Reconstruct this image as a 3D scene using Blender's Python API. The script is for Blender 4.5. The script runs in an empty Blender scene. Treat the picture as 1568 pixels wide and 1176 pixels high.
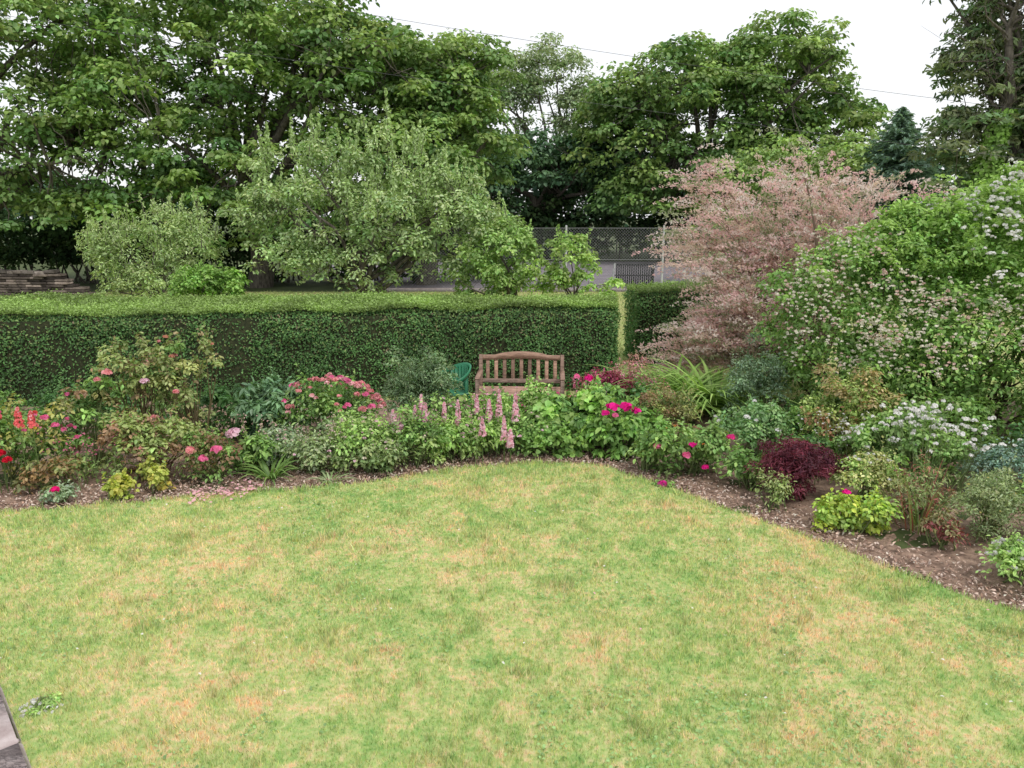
import bpy, math, numpy as np
from mathutils import Vector
rng = np.random.default_rng(7)
S = bpy.context.scene
GAIN=1.9

# ------------------------------------------------------------------ mesh builder
class MB:
    def __init__(s):
        s.v=[]; s.c=[]; s.l=[]; s.fs=[]; s.m=[]; s.n=0
    def add(s, V, F, col, mat=0):
        V=np.asarray(V,float).reshape(-1,3); F=np.asarray(F,int)
        s.v.append(V)
        col=np.asarray(col,float)
        if col.ndim==1: col=np.tile(col,(len(V),1))
        s.c.append(col)
        s.l.append((F+s.n).ravel()); s.fs.append(np.full(len(F),F.shape[1],int))
        s.m.append(np.full(len(F),mat,int)); s.n+=len(V)
    def build(s, name, mats, parent=None, smooth=False, loc=None):
        V=np.concatenate(s.v); C=np.concatenate(s.c); L=np.concatenate(s.l)
        FS=np.concatenate(s.fs); M=np.concatenate(s.m)
        if loc is not None: V=V-np.array(loc,float)
        me=bpy.data.meshes.new(name)
        me.vertices.add(len(V)); me.vertices.foreach_set("co",V.ravel().astype(np.float32))
        me.loops.add(len(L)); me.loops.foreach_set("vertex_index",L.astype(np.int32))
        me.polygons.add(len(FS))
        st=np.concatenate([[0],np.cumsum(FS)[:-1]]).astype(np.int32)
        me.polygons.foreach_set("loop_start",st)
        me.polygons.foreach_set("material_index",M.astype(np.int32))
        if smooth: me.polygons.foreach_set("use_smooth",np.ones(len(FS),bool))
        a=me.attributes.new("Col",'FLOAT_COLOR','POINT')
        a.data.foreach_set("color",np.c_[C,np.ones(len(C))].ravel().astype(np.float32))
        for m in mats: me.materials.append(m)
        me.update(calc_edges=True)
        ob=bpy.data.objects.new(name,me); S.collection.objects.link(ob)
        if loc is not None: ob.location=loc
        if parent: ob.parent=parent
        return ob

def unit(a): return a/np.maximum(np.linalg.norm(a,axis=-1,keepdims=True),1e-9)
def rnd(n,k=3): return rng.normal(size=(n,k))

def leaves(mb,P,N,size,ratio,col,mat=0,T=None,curl=.15,jit=.3,gain=None):
    n=len(P)
    if n==0: return
    if mat==0: col=np.asarray(col)*(GAIN if gain is None else gain)
    N=unit(N); R=rnd(n)
    if T is not None: R=T+R*.35
    T=unit(R-N*np.sum(R*N,1,keepdims=True)); B=np.cross(N,T)
    L=(size*rng.uniform(1-jit,1+jit,n))[:,None]; W=L*ratio
    b=P-T*L*.5
    v=np.stack([b, b+T*L*.30+B*W*.46+N*W*.12, b+T*L*.68+B*W*.38+N*W*.08, b+T*L-N*L*curl,
                b+T*L*.68-B*W*.38+N*W*.08, b+T*L*.30-B*W*.46+N*W*.12],1).reshape(-1,3)
    i=(np.arange(n)*6)[:,None]
    F=np.concatenate([i+np.array([0,3,2,1]),i+np.array([0,5,4,3])])
    c=np.repeat(np.clip(col,0,.90),6,axis=0) if np.ndim(col)==2 else col
    mb.add(v,F,c,mat)

def tube(mb,pts,rad,sides=6,col=(.1,.08,.06),mat=1):
    pts=np.asarray(pts,float); n=len(pts)
    t=unit(np.gradient(pts,axis=0))
    ref=np.array([0,0,1.]) if abs(t[:,2]).mean()<.8 else np.array([1.,0,0])
    a=unit(np.cross(t,ref)); b=np.cross(t,a)
    th=np.linspace(0,2*np.pi,sides,endpoint=False)
    rad=np.asarray(rad,float)*np.ones(n)
    v=pts[:,None,:]+rad[:,None,None]*(a[:,None,:]*np.cos(th)[None,:,None]+b[:,None,:]*np.sin(th)[None,:,None])
    i=np.arange(n-1)[:,None]*sides; j=np.arange(sides)[None,:]; k=(j+1)%sides
    F=np.stack([i+j,i+k,i+sides+k,i+sides+j],-1).reshape(-1,4)
    mb.add(v.reshape(-1,3),F,col,mat)

def box(mb,c,s,col=(.5,.5,.5),mat=0,rot=None,bev=0):
    x,y,z=[q/2 for q in s]
    if bev:
        b=bev; V=[];
        for sx in(-1,1):
            for sy in(-1,1):
                for sz in(-1,1):
                    V+= [(sx*x,sy*(y-b),sz*(z-b)),(sx*(x-b),sy*y,sz*(z-b)),(sx*(x-b),sy*(y-b),sz*z)]
        V=np.array(V,float)
        def idx(sx,sy,sz,k): return (((sx>0)*4+(sy>0)*2+(sz>0))*3+k)
        Q=[];T3=[]
        for k,(a,bx) in enumerate([(1,2),(0,2),(0,1)]):
            for s0 in(-1,1):
                q=[]
                for u,w in((-1,-1),(1,-1),(1,1),(-1,1)):
                    g=[0,0,0]; g[k]=s0; g[a]=u; g[bx]=w
                    q.append(idx(*g,k))
                Q.append(q)
        for k in range(3):
            a,bx=[q for q in range(3) if q!=k]
            for u in(-1,1):
                for w in(-1,1):
                    g1=[0,0,0];g2=[0,0,0];g1[k]=-1;g2[k]=1
                    g1[a]=g2[a]=u;g1[bx]=g2[bx]=w
                    Q.append([idx(*g1,a),idx(*g2,a),idx(*g2,bx),idx(*g1,bx)])
        for sx in(-1,1):
            for sy in(-1,1):
                for sz in(-1,1): T3.append([idx(sx,sy,sz,k) for k in range(3)])
    else:
        V=np.array([(a*x,b*y,c2*z) for a in(-1,1) for b in(-1,1) for c2 in(-1,1)],float)
        Q=[(0,1,3,2),(4,6,7,5),(0,4,5,1),(2,3,7,6),(0,2,6,4),(1,5,7,3)];T3=[]
    if rot is not None: V=V@np.array(rot).T
    V=V+np.array(c,float)
    base=mb.n; mb.add(V,Q,col,mat)
    if T3:
        F=np.array(T3)+base-mb.n
        mb.add(np.zeros((0,3)),F,np.zeros((0,3)),mat)

# ------------------------------------------------------------------ materials
def newmat(name):
    m=bpy.data.materials.new(name); m.use_nodes=True; nt=m.node_tree; nt.nodes.clear()
    o=nt.nodes.new('ShaderNodeOutputMaterial'); return m,nt,o
def N(nt,t,**k):
    n=nt.nodes.new(t)
    for a,b in k.items(): setattr(n,a,b)
    return n
def leafmat(name,trans=.3,gloss=.0,tt=(1.25,1.3,.75,1)):
    m,nt,o=newmat(name)
    a=N(nt,'ShaderNodeAttribute',attribute_name='Col')
    p=N(nt,'ShaderNodeBsdfDiffuse'); nt.links.new(a.outputs['Color'],p.inputs['Color'])
    t=N(nt,'ShaderNodeBsdfTranslucent'); mx=N(nt,'ShaderNodeMixShader'); mx.inputs[0].default_value=trans
    hs=N(nt,'ShaderNodeMix',data_type='RGBA',blend_type='MULTIPLY'); hs.inputs[0].default_value=1
    nt.links.new(a.outputs['Color'],hs.inputs[6]); hs.inputs[7].default_value=tt
    nt.links.new(hs.outputs[2],t.inputs['Color'])
    nt.links.new(p.outputs[0],mx.inputs[1]); nt.links.new(t.outputs[0],mx.inputs[2]); last=mx.outputs[0]
    if gloss:
        g=N(nt,'ShaderNodeBsdfGlossy'); g.inputs['Roughness'].default_value=.45; g.inputs['Color'].default_value=(1,1,1,1)
        m2=N(nt,'ShaderNodeMixShader'); m2.inputs[0].default_value=gloss
        nt.links.new(last,m2.inputs[1]); nt.links.new(g.outputs[0],m2.inputs[2]); last=m2.outputs[0]
    nt.links.new(last,o.inputs[0])
    return m
def noisemat(name,c1,c2,scale,rough=.8,bump=.3,stretch=(1,1,1),detail=6,useattr=False,c3=None):
    m,nt,o=newmat(name)
    tc=N(nt,'ShaderNodeTexCoord'); mp=N(nt,'ShaderNodeMapping'); mp.inputs['Scale'].default_value=stretch
    nz=N(nt,'ShaderNodeTexNoise'); nz.inputs['Scale'].default_value=scale; nz.inputs['Detail'].default_value=detail
    nz.inputs['Roughness'].default_value=.65
    cr=N(nt,'ShaderNodeValToRGB'); cr.color_ramp.elements[0].color=(*c1,1); cr.color_ramp.elements[1].color=(*c2,1)
    cr.color_ramp.elements[0].position=.35; cr.color_ramp.elements[1].position=.66
    if c3: e=cr.color_ramp.elements.new(.8); e.color=(*c3,1)
    p=N(nt,'ShaderNodeBsdfPrincipled'); p.inputs['Roughness'].default_value=rough; p.inputs['Specular IOR Level'].default_value=.3
    bp=N(nt,'ShaderNodeBump'); bp.inputs['Strength'].default_value=bump; bp.inputs['Distance'].default_value=.02
    k=nt.links.new
    k(tc.outputs['Object'],mp.inputs[0]); k(mp.outputs[0],nz.inputs['Vector']); k(nz.outputs['Fac'],cr.inputs[0])
    if useattr:
        a=N(nt,'ShaderNodeAttribute',attribute_name='Col'); mm=N(nt,'ShaderNodeMix',data_type='RGBA',blend_type='MULTIPLY'); mm.inputs[0].default_value=1
        k(cr.outputs[0],mm.inputs[6]); k(a.outputs['Color'],mm.inputs[7]); k(mm.outputs[2],p.inputs['Base Color'])
    else: k(cr.outputs[0],p.inputs['Base Color'])
    k(nz.outputs['Fac'],bp.inputs['Height']); k(bp.outputs[0],p.inputs['Normal']); k(p.outputs[0],o.inputs[0])
    return m

LEAF=leafmat('leaf_foliage',.28,.022); PETAL=leafmat('flower_petal',.35,0,(1.1,1.05,1.0,1))
FARLEAF=leafmat('far_foliage',.2,0)
PLUME=leafmat('tamarisk_plume',.45,0,(1.05,1.0,.97,1))
BARK=noisemat('bark',(.06,.05,.042),(.18,.16,.13),14,.9,.6,(1,1,.3),3)
STEM=leafmat('stem',.05,0)
SOIL=noisemat('bed_soil_mulch',(.15,.10,.075),(.40,.28,.21),9,.95,.8,detail=10,c3=(.55,.41,.33))
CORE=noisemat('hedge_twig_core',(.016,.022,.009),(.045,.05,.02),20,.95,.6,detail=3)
WOOD=noisemat('weathered_teak',(.13,.085,.065),(.30,.21,.165),9,.6,.25,(1,6,6),useattr=True)
PLASTIC=noisemat('green_plastic',(.02,.17,.08),(.03,.20,.10),3,.4,.02)
STEEL=noisemat('galvanised_steel',(.42,.43,.44),(.6,.61,.62),8,.5,.05)
WIRE=noisemat('fence_wire',(.24,.25,.25),(.34,.35,.36),8,.5,.02)
DARKM=noisemat('dark_painted_metal',(.015,.016,.02),(.03,.03,.035),8,.5,.05)
CABLE=noisemat('cable_sheath',(.07,.07,.075),(.1,.1,.105),8,.6,.02)
STONE=noisemat('wall_stone',(.10,.085,.075),(.26,.23,.21),3,.9,.7,useattr=True)
PAVE=noisemat('paving_stone',(.34,.27,.26),(.52,.45,.44),8,.9,.5)
ASPH=noisemat('asphalt',(.19,.165,.19),(.27,.24,.27),1.2,.9,.3)
CHIP=noisemat('bark_chip',(.6,.6,.6),(1,1,1),30,.9,.3,useattr=True,detail=2)
ROUGHGR=noisemat('rough_ground',(.04,.06,.02),(.10,.13,.045),.8,.95,.5)

def grassmat(name,cols,pos,wt=(.26,.46,.28)):
    m,nt,o=newmat(name); k=nt.links.new
    tc=N(nt,'ShaderNodeTexCoord'); sx=N(nt,'ShaderNodeSeparateXYZ'); cx=N(nt,'ShaderNodeCombineXYZ')
    k(tc.outputs['Object'],sx.inputs[0]); k(sx.outputs[0],cx.inputs[0]); k(sx.outputs[1],cx.inputs[1])
    a1=N(nt,'ShaderNodeTexNoise'); a1.inputs['Scale'].default_value=.65; a1.inputs['Detail'].default_value=2
    a2=N(nt,'ShaderNodeTexNoise'); a2.inputs['Scale'].default_value=4.6; a2.inputs['Detail'].default_value=5; a2.inputs['Roughness'].default_value=.75; a2.inputs['Distortion'].default_value=.4
    a3=N(nt,'ShaderNodeTexNoise'); a3.inputs['Scale'].default_value=24; a3.inputs['Detail'].default_value=2
    for a in(a1,a2,a3): k(cx.outputs[0],a.inputs['Vector'])
    def mth(op,x,y):
        q=N(nt,'ShaderNodeMath',operation=op)
        for i,w in enumerate((x,y)):
            if isinstance(w,(int,float)): q.inputs[i].default_value=w
            else: k(w,q.inputs[i])
        return q.outputs[0]
    f=mth('ADD',mth('ADD',mth('MULTIPLY',a1.outputs['Fac'],wt[0]),mth('MULTIPLY',a2.outputs['Fac'],wt[1])),mth('MULTIPLY',a3.outputs['Fac'],wt[2]))
    cr=N(nt,'ShaderNodeValToRGB'); el=cr.color_ramp.elements
    el[0].position=pos[0]; el[0].color=(*cols[0],1); el[1].position=pos[-1]; el[1].color=(*cols[-1],1)
    for c,p in zip(cols[1:-1],pos[1:-1]): e=el.new(p); e.color=(*c,1)
    k(f,cr.inputs[0])
    at=N(nt,'ShaderNodeAttribute',attribute_name='Col'); mm=N(nt,'ShaderNodeMix',data_type='RGBA',blend_type='MULTIPLY'); mm.inputs[0].default_value=1
    k(cr.outputs[0],mm.inputs[6]); k(at.outputs['Color'],mm.inputs[7])
    p=N(nt,'ShaderNodeBsdfDiffuse')
    t=N(nt,'ShaderNodeBsdfTranslucent'); mx=N(nt,'ShaderNodeMixShader'); mx.inputs[0].default_value=.22
    k(mm.outputs[2],p.inputs['Color']); k(mm.outputs[2],t.inputs['Color'])
    k(p.outputs[0],mx.inputs[1]); k(t.outputs[0],mx.inputs[2]); k(mx.outputs[0],o.inputs[0])
    return m
GRASS=grassmat('lawn_grass',[(.24,.43,.13),(.38,.53,.18),(.55,.60,.25),(.74,.63,.35),(.80,.52,.28)],[.36,.44,.51,.57,.635])
GRASS2=grassmat('back_lawn_grass',[(.28,.40,.13),(.41,.49,.18),(.52,.53,.24),(.58,.51,.28)],[.38,.46,.54,.64])

# ------------------------------------------------------------------ ground
def poly_sheet(name,pts,z,mat,thick=0.0):
    mb=MB(); n=len(pts)
    V=[(x,y,z) for x,y in pts]; mb.add(V,[list(range(n))],(1,1,1))
    if thick:
        V2=[(x,y,z) for x,y in pts]+[(x,y,z-thick) for x,y in pts]
        mb.add(V2,[[i,i+n,(i+1)%n+n,(i+1)%n] for i in range(n)],(.5,.4,.3))
    return mb.build(name,[mat])
edge=[(-14,6.0),(-9,6.2),(-6,6.45),(-4.88,6.66),(-3.77,6.92),(-3.2,7.09),(-2.58,7.23),(-1.94,7.36),(-1.3,7.6),(-.62,7.94),(-.03,8.1),(.57,8.15),(1.08,8.03),(1.38,7.62),(1.73,7.27),(2.02,6.84),(2.29,6.5),(2.56,6.22),(2.85,5.82),(2.99,5.53),(3.23,5.3),(3.39,5.07),(3.65,4.8),(4.5,4.3),(6,3.8),(9,3.2),(14,3)]
E=np.array(edge); tt=np.linspace(0,len(E)-1,400)
ex=np.interp(tt,range(len(E)),E[:,0]); ey=np.interp(tt,range(len(E)),E[:,1])
ker=np.ones(9)/9
exs=np.convolve(np.pad(ex,4,'edge'),ker,'valid'); eys=np.convolve(np.pad(ey,4,'edge'),ker,'valid')
eys=eys+.02*np.sin(exs*9)+.015*np.sin(exs*23+1)+rng.normal(size=400)*.008
def edge_y(x): return np.interp(x,exs,eys)
poly_sheet('ground',[(-400,-100),(400,-100),(400,600),(-400,600)],-.02,ROUGHGR)
lawnpts=[(14,-6),(14,3)]+[(x,y) for x,y in zip(exs[::-1],eys[::-1])]+[(-14,-6)]
poly_sheet('lawn',lawnpts,.03,GRASS,.05)
mb=MB(); gx=np.linspace(-14,12,261); gy=np.linspace(2.5,11.2,90); X,Y=np.meshgrid(gx,gy)
Z=.0+.02*np.sin(X*3.1+Y*2)*np.sin(Y*4.3)+.008*rng.normal(size=X.shape)
Z=np.where(Y<edge_y(X)-.15,-.012,Z-.004)
nx=len(gx); i=(np.arange(len(gy)-1)[:,None]*nx+np.arange(nx-1)[None,:]).ravel()
mb.add(np.stack([X,Y,Z],-1).reshape(-1,3),np.stack([i,i+1,i+nx+1,i+nx],1),(1,1,1)); mb.build('flower_bed_soil',[SOIL],smooth=True)
poly_sheet('back_lawn',[(-40,11.2),(40,11.2),(40,28.2),(-40,28.2)],-.008,GRASS2)
poly_sheet('road',[(-6,28.4),(60,28.4),(60,47),(-12,47)],.0,ASPH)
mb=MB(); box(mb,(12,28.33,.05),(36,.12,.14),(1,1,1),0,bev=.015); mb.build('road_kerb',[PAVE])

def blades(mb,x,y,z0,h,w,bright,lean=.7):
    n=len(x); a=rng.uniform(0,2*np.pi,n); b=rng.uniform(0,2*np.pi,n)
    P=np.stack([x,y,np.full(n,z0)],1); d=np.stack([np.cos(a),np.sin(a),np.zeros(n)],1)*(w/2)[:,None]
    l=np.stack([np.cos(b)*h*lean*rng.random(n),np.sin(b)*h*lean*rng.random(n),h],1)
    v=np.stack([P-d,P+d,P+l*.55+d*.8+np.c_[np.zeros((n,2)),h*.06],P+l],1).reshape(-1,3)
    i=(np.arange(n)*4)[:,None]; F=np.concatenate([i+np.array([0,1,2]),i+np.array([0,2,3])])
    mb.add(v,F,np.repeat(bright,4,axis=0))
def vn(x,y,f,seed):
    r=np.random.default_rng(seed); G=r.random((256,256)); u=x*f+90; v=y*f+90
    i=np.floor(u).astype(int); j=np.floor(v).astype(int); a=u-i; b=v-j; a=a*a*(3-2*a); b=b*b*(3-2*b); i%=255; j%=255
    return (G[i,j]*(1-a)+G[i+1,j]*a)*(1-b)+(G[i,j+1]*(1-a)+G[i+1,j+1]*a)*b
mb=MB(); n=430000
y=2.5+5.9*rng.random(n)**1.15; x=rng.uniform(-1,1,n)*(y*.74+1.1); ok=(y<edge_y(x)+.02); x=x[ok]; y=y[ok]; n=len(x)
pn=vn(x,y,2.5,1)*.5+vn(x,y,7,2)*.5
h=.027*(.4+1.2*pn)*rng.uniform(.4,1.35,n); tuft=vn(x,y,9,3)>.82; h=np.where(tuft,h*1.8,h)
tall=rng.random(n)<.008; h=np.where(tall,h*2.0,h); h=np.where(edge_y(x)-y<.06,h*1.6,h)
br=rng.uniform(.65,1.5,n)[:,None]*np.c_[rng.uniform(.85,1.2,n),np.ones(n),rng.uniform(.8,1.25,n)]
br=br*np.where(tuft,.9,1)[:,None]
blades(mb,x,y,.028,h,.00112*y*rng.uniform(.7,1.3,n),br)
n=26000; y=2.5+5.6*rng.random(n)**1.1; x=rng.uniform(-1,1,n)*(y*.74+1.1); ok=(y<edge_y(x)-.03)&(vn(x,y,1.6,5)*.6+vn(x,y,5,6)*.4>.56); x=x[ok];y=y[ok];n=len(x)
mb2=MB(); leaves(mb2,np.c_[x,y,rng.uniform(.035,.055,n)],np.array([0,0,1.])+rnd(n)*.35,.020,.8,np.array([.30,.46,.19])*rng.uniform(.7,1.4,n)[:,None],0,gain=1.0)
mb.build('lawn_grass_blades',[GRASS]); mb2.build('lawn_clover',[LEAF])
mb=MB(); n=50000; x=rng.uniform(-16,10,n); y=rng.uniform(11.3,28,n)
blades(mb,x,y,-.01,rng.uniform(.04,.10,n),rng.uniform(.01,.025,n),np.tile(rng.uniform(.7,1.25,n)[:,None],(1,3))); mb.build('back_lawn_grass_blades',[GRASS2])

mb=MB(); n=24000; x=rng.uniform(-8,7,n); off=rng.exponential(.5,n); y=edge_y(x)+.01+off; ok=(y<10.5); x=x[ok];y=y[ok]; n=len(x)
base=np.array([[.36,.24,.18],[.50,.37,.30],[.26,.17,.13],[.60,.48,.41]])[rng.integers(0,4,n)]*rng.uniform(.7,1.2,n)[:,None]
leaves(mb,np.c_[x,y,rng.uniform(.012,.04,n)],rnd(n)*.45+np.array([0,0,1]),.030,.45,base,0,jit=.6,gain=1.5); mb.build('bark_mulch_chips',[CHIP])

# ------------------------------------------------------------------ vegetation
def mixcols(cols,n,w=None):
    cols=np.array(cols,float); idx=rng.choice(len(cols),n,p=w); return cols[idx]
def clumpfoliage(mb,C,R,per,size,ratio,ccol,flat=.6,up=.7,spread=.4,mat=0,jitc=.18,hemi=-.35):
    k=len(C); idx=np.repeat(np.arange(k),per); n=len(idx)
    d=unit(rnd(n)); d[:,2]=np.where(d[:,2]<hemi,-d[:,2],d[:,2])
    r=R[idx]*rng.uniform(.35,1.05,n)**.7
    P=C[idx]+d*r[:,None]*np.array([1,1,flat])
    Nn=d*.6+np.array([0,0,up])+rnd(n)*spread
    c=ccol[idx]*(1+rng.normal(size=(n,1))*jitc)*(1+rng.normal(size=(n,3))*.05)
    T=d+np.array([0,0,-.35])
    leaves(mb,P,Nn,size,ratio,np.clip(c,.004,.9),mat,T=T)

def ellsample(ells,k,shell=.5,low=.35):
    e=np.array(ells,float); vol=(e[:,3]*e[:,4]*e[:,5])**(.75); p=vol/vol.sum()
    idx=rng.choice(len(e),k,p=p); d=unit(rnd(k)); m=(d[:,2]<0)&(rng.random(k)>low); d[m,2]*=-1
    r=shell+(1-shell)*rng.random(k)**.6
    r*=1+.10*np.sin(d[:,0]*5+idx)*np.cos(d[:,1]*4)
    return e[idx,:3]+d*e[idx,3:6]*r[:,None]

def tree(name,x,y,th,tr,ells,k,per,size,cr,cols,ratio=.75,flat=.55,w=None,limbs=10,shell=.5,barkc=(1,1,1),topc=None,lean=(0,0),up=.7,spread=.4,low=.35,extra=None):
    mb=MB(); C=ellsample(ells,k,shell,low); C[:,2]=np.maximum(C[:,2],.4)
    R=cr*rng.uniform(.6,1.3,k)
    cc=mixcols(cols,k,w)*rng.uniform(.7,1.3,k)[:,None]
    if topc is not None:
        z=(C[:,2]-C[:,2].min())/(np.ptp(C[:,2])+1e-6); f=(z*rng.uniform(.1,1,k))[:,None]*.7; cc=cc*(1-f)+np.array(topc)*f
    clumpfoliage(mb,C,R,per,size,ratio,cc,flat,up=up,spread=spread)
    top=np.array([x+lean[0],y+lean[1],th])
    s=np.linspace(0,1,7)[:,None]
    pts=np.array([x,y,-.1])*(1-s)+top*s+np.c_[np.sin(s*4)*tr*.6,np.cos(s*3)*tr*.5,s*0]
    tube(mb,pts,np.linspace(1.25,.7,7)*tr,9,barkc)
    li=rng.choice(k,min(limbs,k),replace=False); nodes=[pts[-1]]; nr=[tr*.5]
    for j in li:
        a=pts[rng.integers(3,7)]; b=C[j]; s=np.linspace(0,1,7)[:,None]
        m=(a+b)/2+np.array([0,0,.12*np.linalg.norm(b-a)])+rnd(1)[0]*.08*np.linalg.norm(b-a)
        q=a*(1-s)**2+2*m*s*(1-s)+b*s**2+rnd(7)*.02*np.linalg.norm(b-a)*(s*(1-s)*4)
        rr=np.linspace(.5,.08,7)*tr; tube(mb,q,rr,6,barkc); nodes+=list(q[2:]); nr+=list(rr[2:])
    nodes=np.array(nodes); nr=np.array(nr)
    for j in range(k):
        d=np.linalg.norm(nodes-C[j],axis=1); i=d.argmin(); a=nodes[i]; b=C[j]+np.array([0,0,R[j]*.2])
        s=np.linspace(0,1,5)[:,None]; q=a*(1-s)+b*s+rnd(5)*.05*d[i]*(s*(1-s)*4)
        tube(mb,q,np.linspace(min(nr[i]*.6,tr*.14),tr*.03,5),4,barkc)
    if extra: extra(mb,C)
    return mb.build(name,[LEAF,BARK],loc=(x,y,0))
def shoots(num,L0,size,ratio,col,tall):
    def fn(mb,C):
        z=C[:,2]; order=np.argsort(-z+rng.random(len(z))*tall)[:max(4,int(len(z)*.6))]
        for i in range(num):
            a=C[order[rng.integers(len(order))]]+rnd(1)[0]*.1; L=L0*rng.uniform(.5,1.2)
            e=a+np.array([rng.normal()*.14*L,rng.normal()*.14*L,L]); tube(mb,[a,(a+e)/2,e],[.012,.009,.004],4,(1.5,1.5,1.4))
            n=int(36*L/.5); t=rng.random(n)[:,None]; P=a*(1-t)+e*t+rnd(n)*.05*(1.2-t); leaves(mb,P,rnd(n)+np.array([0,0,.5]),size,ratio,np.array(col)*rng.uniform(.7,1.3,n)[:,None],0,T=np.tile([0,0,1.],(n,1)))
    return fn

SY=[(.10,.17,.045),(.075,.145,.045),(.14,.21,.06),(.06,.12,.04)]
SYT=(.22,.28,.10)
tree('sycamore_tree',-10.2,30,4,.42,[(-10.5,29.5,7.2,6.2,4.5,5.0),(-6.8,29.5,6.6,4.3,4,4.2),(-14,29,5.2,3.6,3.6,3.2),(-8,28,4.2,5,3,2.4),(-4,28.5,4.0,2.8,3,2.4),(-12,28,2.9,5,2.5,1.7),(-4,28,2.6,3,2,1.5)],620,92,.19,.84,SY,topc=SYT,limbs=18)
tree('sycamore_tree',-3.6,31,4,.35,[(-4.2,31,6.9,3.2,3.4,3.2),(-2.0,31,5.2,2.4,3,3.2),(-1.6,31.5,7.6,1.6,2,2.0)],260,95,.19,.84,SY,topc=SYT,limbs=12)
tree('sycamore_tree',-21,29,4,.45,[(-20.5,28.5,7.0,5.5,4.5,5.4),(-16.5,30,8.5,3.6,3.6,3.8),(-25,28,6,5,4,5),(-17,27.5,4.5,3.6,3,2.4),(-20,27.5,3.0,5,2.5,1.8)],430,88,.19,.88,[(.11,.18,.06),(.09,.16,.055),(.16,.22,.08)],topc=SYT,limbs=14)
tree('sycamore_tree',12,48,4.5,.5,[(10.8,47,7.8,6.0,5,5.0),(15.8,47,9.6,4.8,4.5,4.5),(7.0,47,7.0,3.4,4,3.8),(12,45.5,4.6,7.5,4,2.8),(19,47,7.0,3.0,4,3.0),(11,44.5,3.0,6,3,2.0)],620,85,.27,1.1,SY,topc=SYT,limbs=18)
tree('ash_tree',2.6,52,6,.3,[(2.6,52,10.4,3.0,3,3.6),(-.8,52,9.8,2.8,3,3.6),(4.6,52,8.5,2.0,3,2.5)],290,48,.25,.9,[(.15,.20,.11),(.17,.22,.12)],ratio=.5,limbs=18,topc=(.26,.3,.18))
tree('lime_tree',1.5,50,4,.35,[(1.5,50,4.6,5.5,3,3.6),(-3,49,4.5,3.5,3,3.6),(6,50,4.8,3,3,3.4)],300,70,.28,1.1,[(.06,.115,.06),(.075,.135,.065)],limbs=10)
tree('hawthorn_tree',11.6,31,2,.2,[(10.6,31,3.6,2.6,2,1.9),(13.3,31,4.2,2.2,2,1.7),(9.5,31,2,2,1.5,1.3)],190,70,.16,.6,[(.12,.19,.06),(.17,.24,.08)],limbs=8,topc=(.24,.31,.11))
def spruce(name,x,y,h,rb,n,col):
    mb=MB(); tube(mb,[(x,y,0),(x,y,h*.5),(x,y,h)],[.2,.12,.02],7,(1,1,1))
    for i in range(n):
        f=i/n; z=h*(.05+.95*f); L=rb*(1-f)**.8*rng.uniform(.6,1.25)+.1; a=i*2.4+rng.normal()*.2
        d=np.array([math.cos(a),math.sin(a),0]); s=np.linspace(0,1,6)[:,None]
        q=np.array([x,y,z])+d*L*s+np.array([0,0,1])*(-.32*L*s**1.0+.22*L*s**2.5)
        tube(mb,q,np.linspace(.035,.008,6),4,(1,1,1))
        m=int(60*L); t=rng.random(m)**.8; P=np.array([x,y,z])+d*(L*t)[:,None]; side=np.array([-d[1],d[0],0]); w=rng.uniform(-1,1,m)*.38*L*(1-t*.6)
        P=P+side*w[:,None]; P[:,2]+=-.32*L*t+.22*L*t**2.5-abs(w)*.35+rng.normal(size=m)*.04
        leaves(mb,P,np.array([0,0,1.])+rnd(m)*.45,.22,.35,np.array(col)*rng.uniform(.6,1.4,m)[:,None],0,T=d+side*np.sign(w)[:,None]*.6+np.array([0,0,-.5]))
    return mb.build(name,[LEAF,BARK],loc=(x,y,0))
spruce('blue_spruce_tree',14.4,29,6.7,3.3,300,(.12,.185,.14))
spruce('blue_spruce_tree',12.3,33,5.6,1.9,180,(.10,.16,.12))
tree('cypress_tree',15.9,24,6.5,.32,[(16,24,8.0,2.3,2.2,2.4),(14.3,24,6.4,1.4,1.5,2.0),(17.6,24,6.2,2.4,2,3.6),(15.2,23.6,4.4,2.7,1.6,2.3),(18.5,24,9.5,2.5,2,3),(13.6,24,9.2,.9,1,.9),(16.0,23.4,3,3.0,1.5,1.8),(16.4,24,6.0,1.8,1.5,2.2)],720,75,.2,.6,[(.085,.135,.06),(.12,.155,.07),(.14,.165,.09)],ratio=.35,flat=.45,limbs=20,up=.3,spread=.6,barkc=(1.4,1.3,1.2))
mb=MB(); tr=[(14.0,23,0),(13.95,23,2),(14.1,23,4.2),(14.5,23,6.2),(14.2,23,8.0),(14.5,23,9.4)]; tube(mb,tr,[.25,.22,.19,.15,.09,.02],8,(1.4,1.35,1.3))
for i in range(34):
    j=rng.uniform(2.5,5); a=np.array(tr[int(j)])*(1-(j%1))+np.array(tr[min(int(j)+1,5)])*(j%1)
    e=a+np.array([rng.uniform(-1.7,1.9),rng.uniform(-1,1),rng.uniform(-.3,1.4)]); s=np.linspace(0,1,7)[:,None]
    q=a*(1-s)+e*s+rnd(7)*.08*s; tube(mb,q,np.linspace(.05,.008,7),5,(1.8,1.7,1.6))
    for t in range(5):
        p=q[rng.integers(2,7)]; tube(mb,[p,p+rnd(1)[0]*.25+np.array([0,0,.1]),p+rnd(1)[0]*.35+np.array([0,0,.3])],[.014,.008,.003],3,(1.8,1.7,1.6))
n=6500; t=rng.random(n)*2.8; a=rng.uniform(0,6.28,n); P=np.stack([np.interp(t,range(6),[q[0] for q in tr]),np.full(n,23.),np.interp(t,range(6),[q[2] for q in tr])],1)
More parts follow.
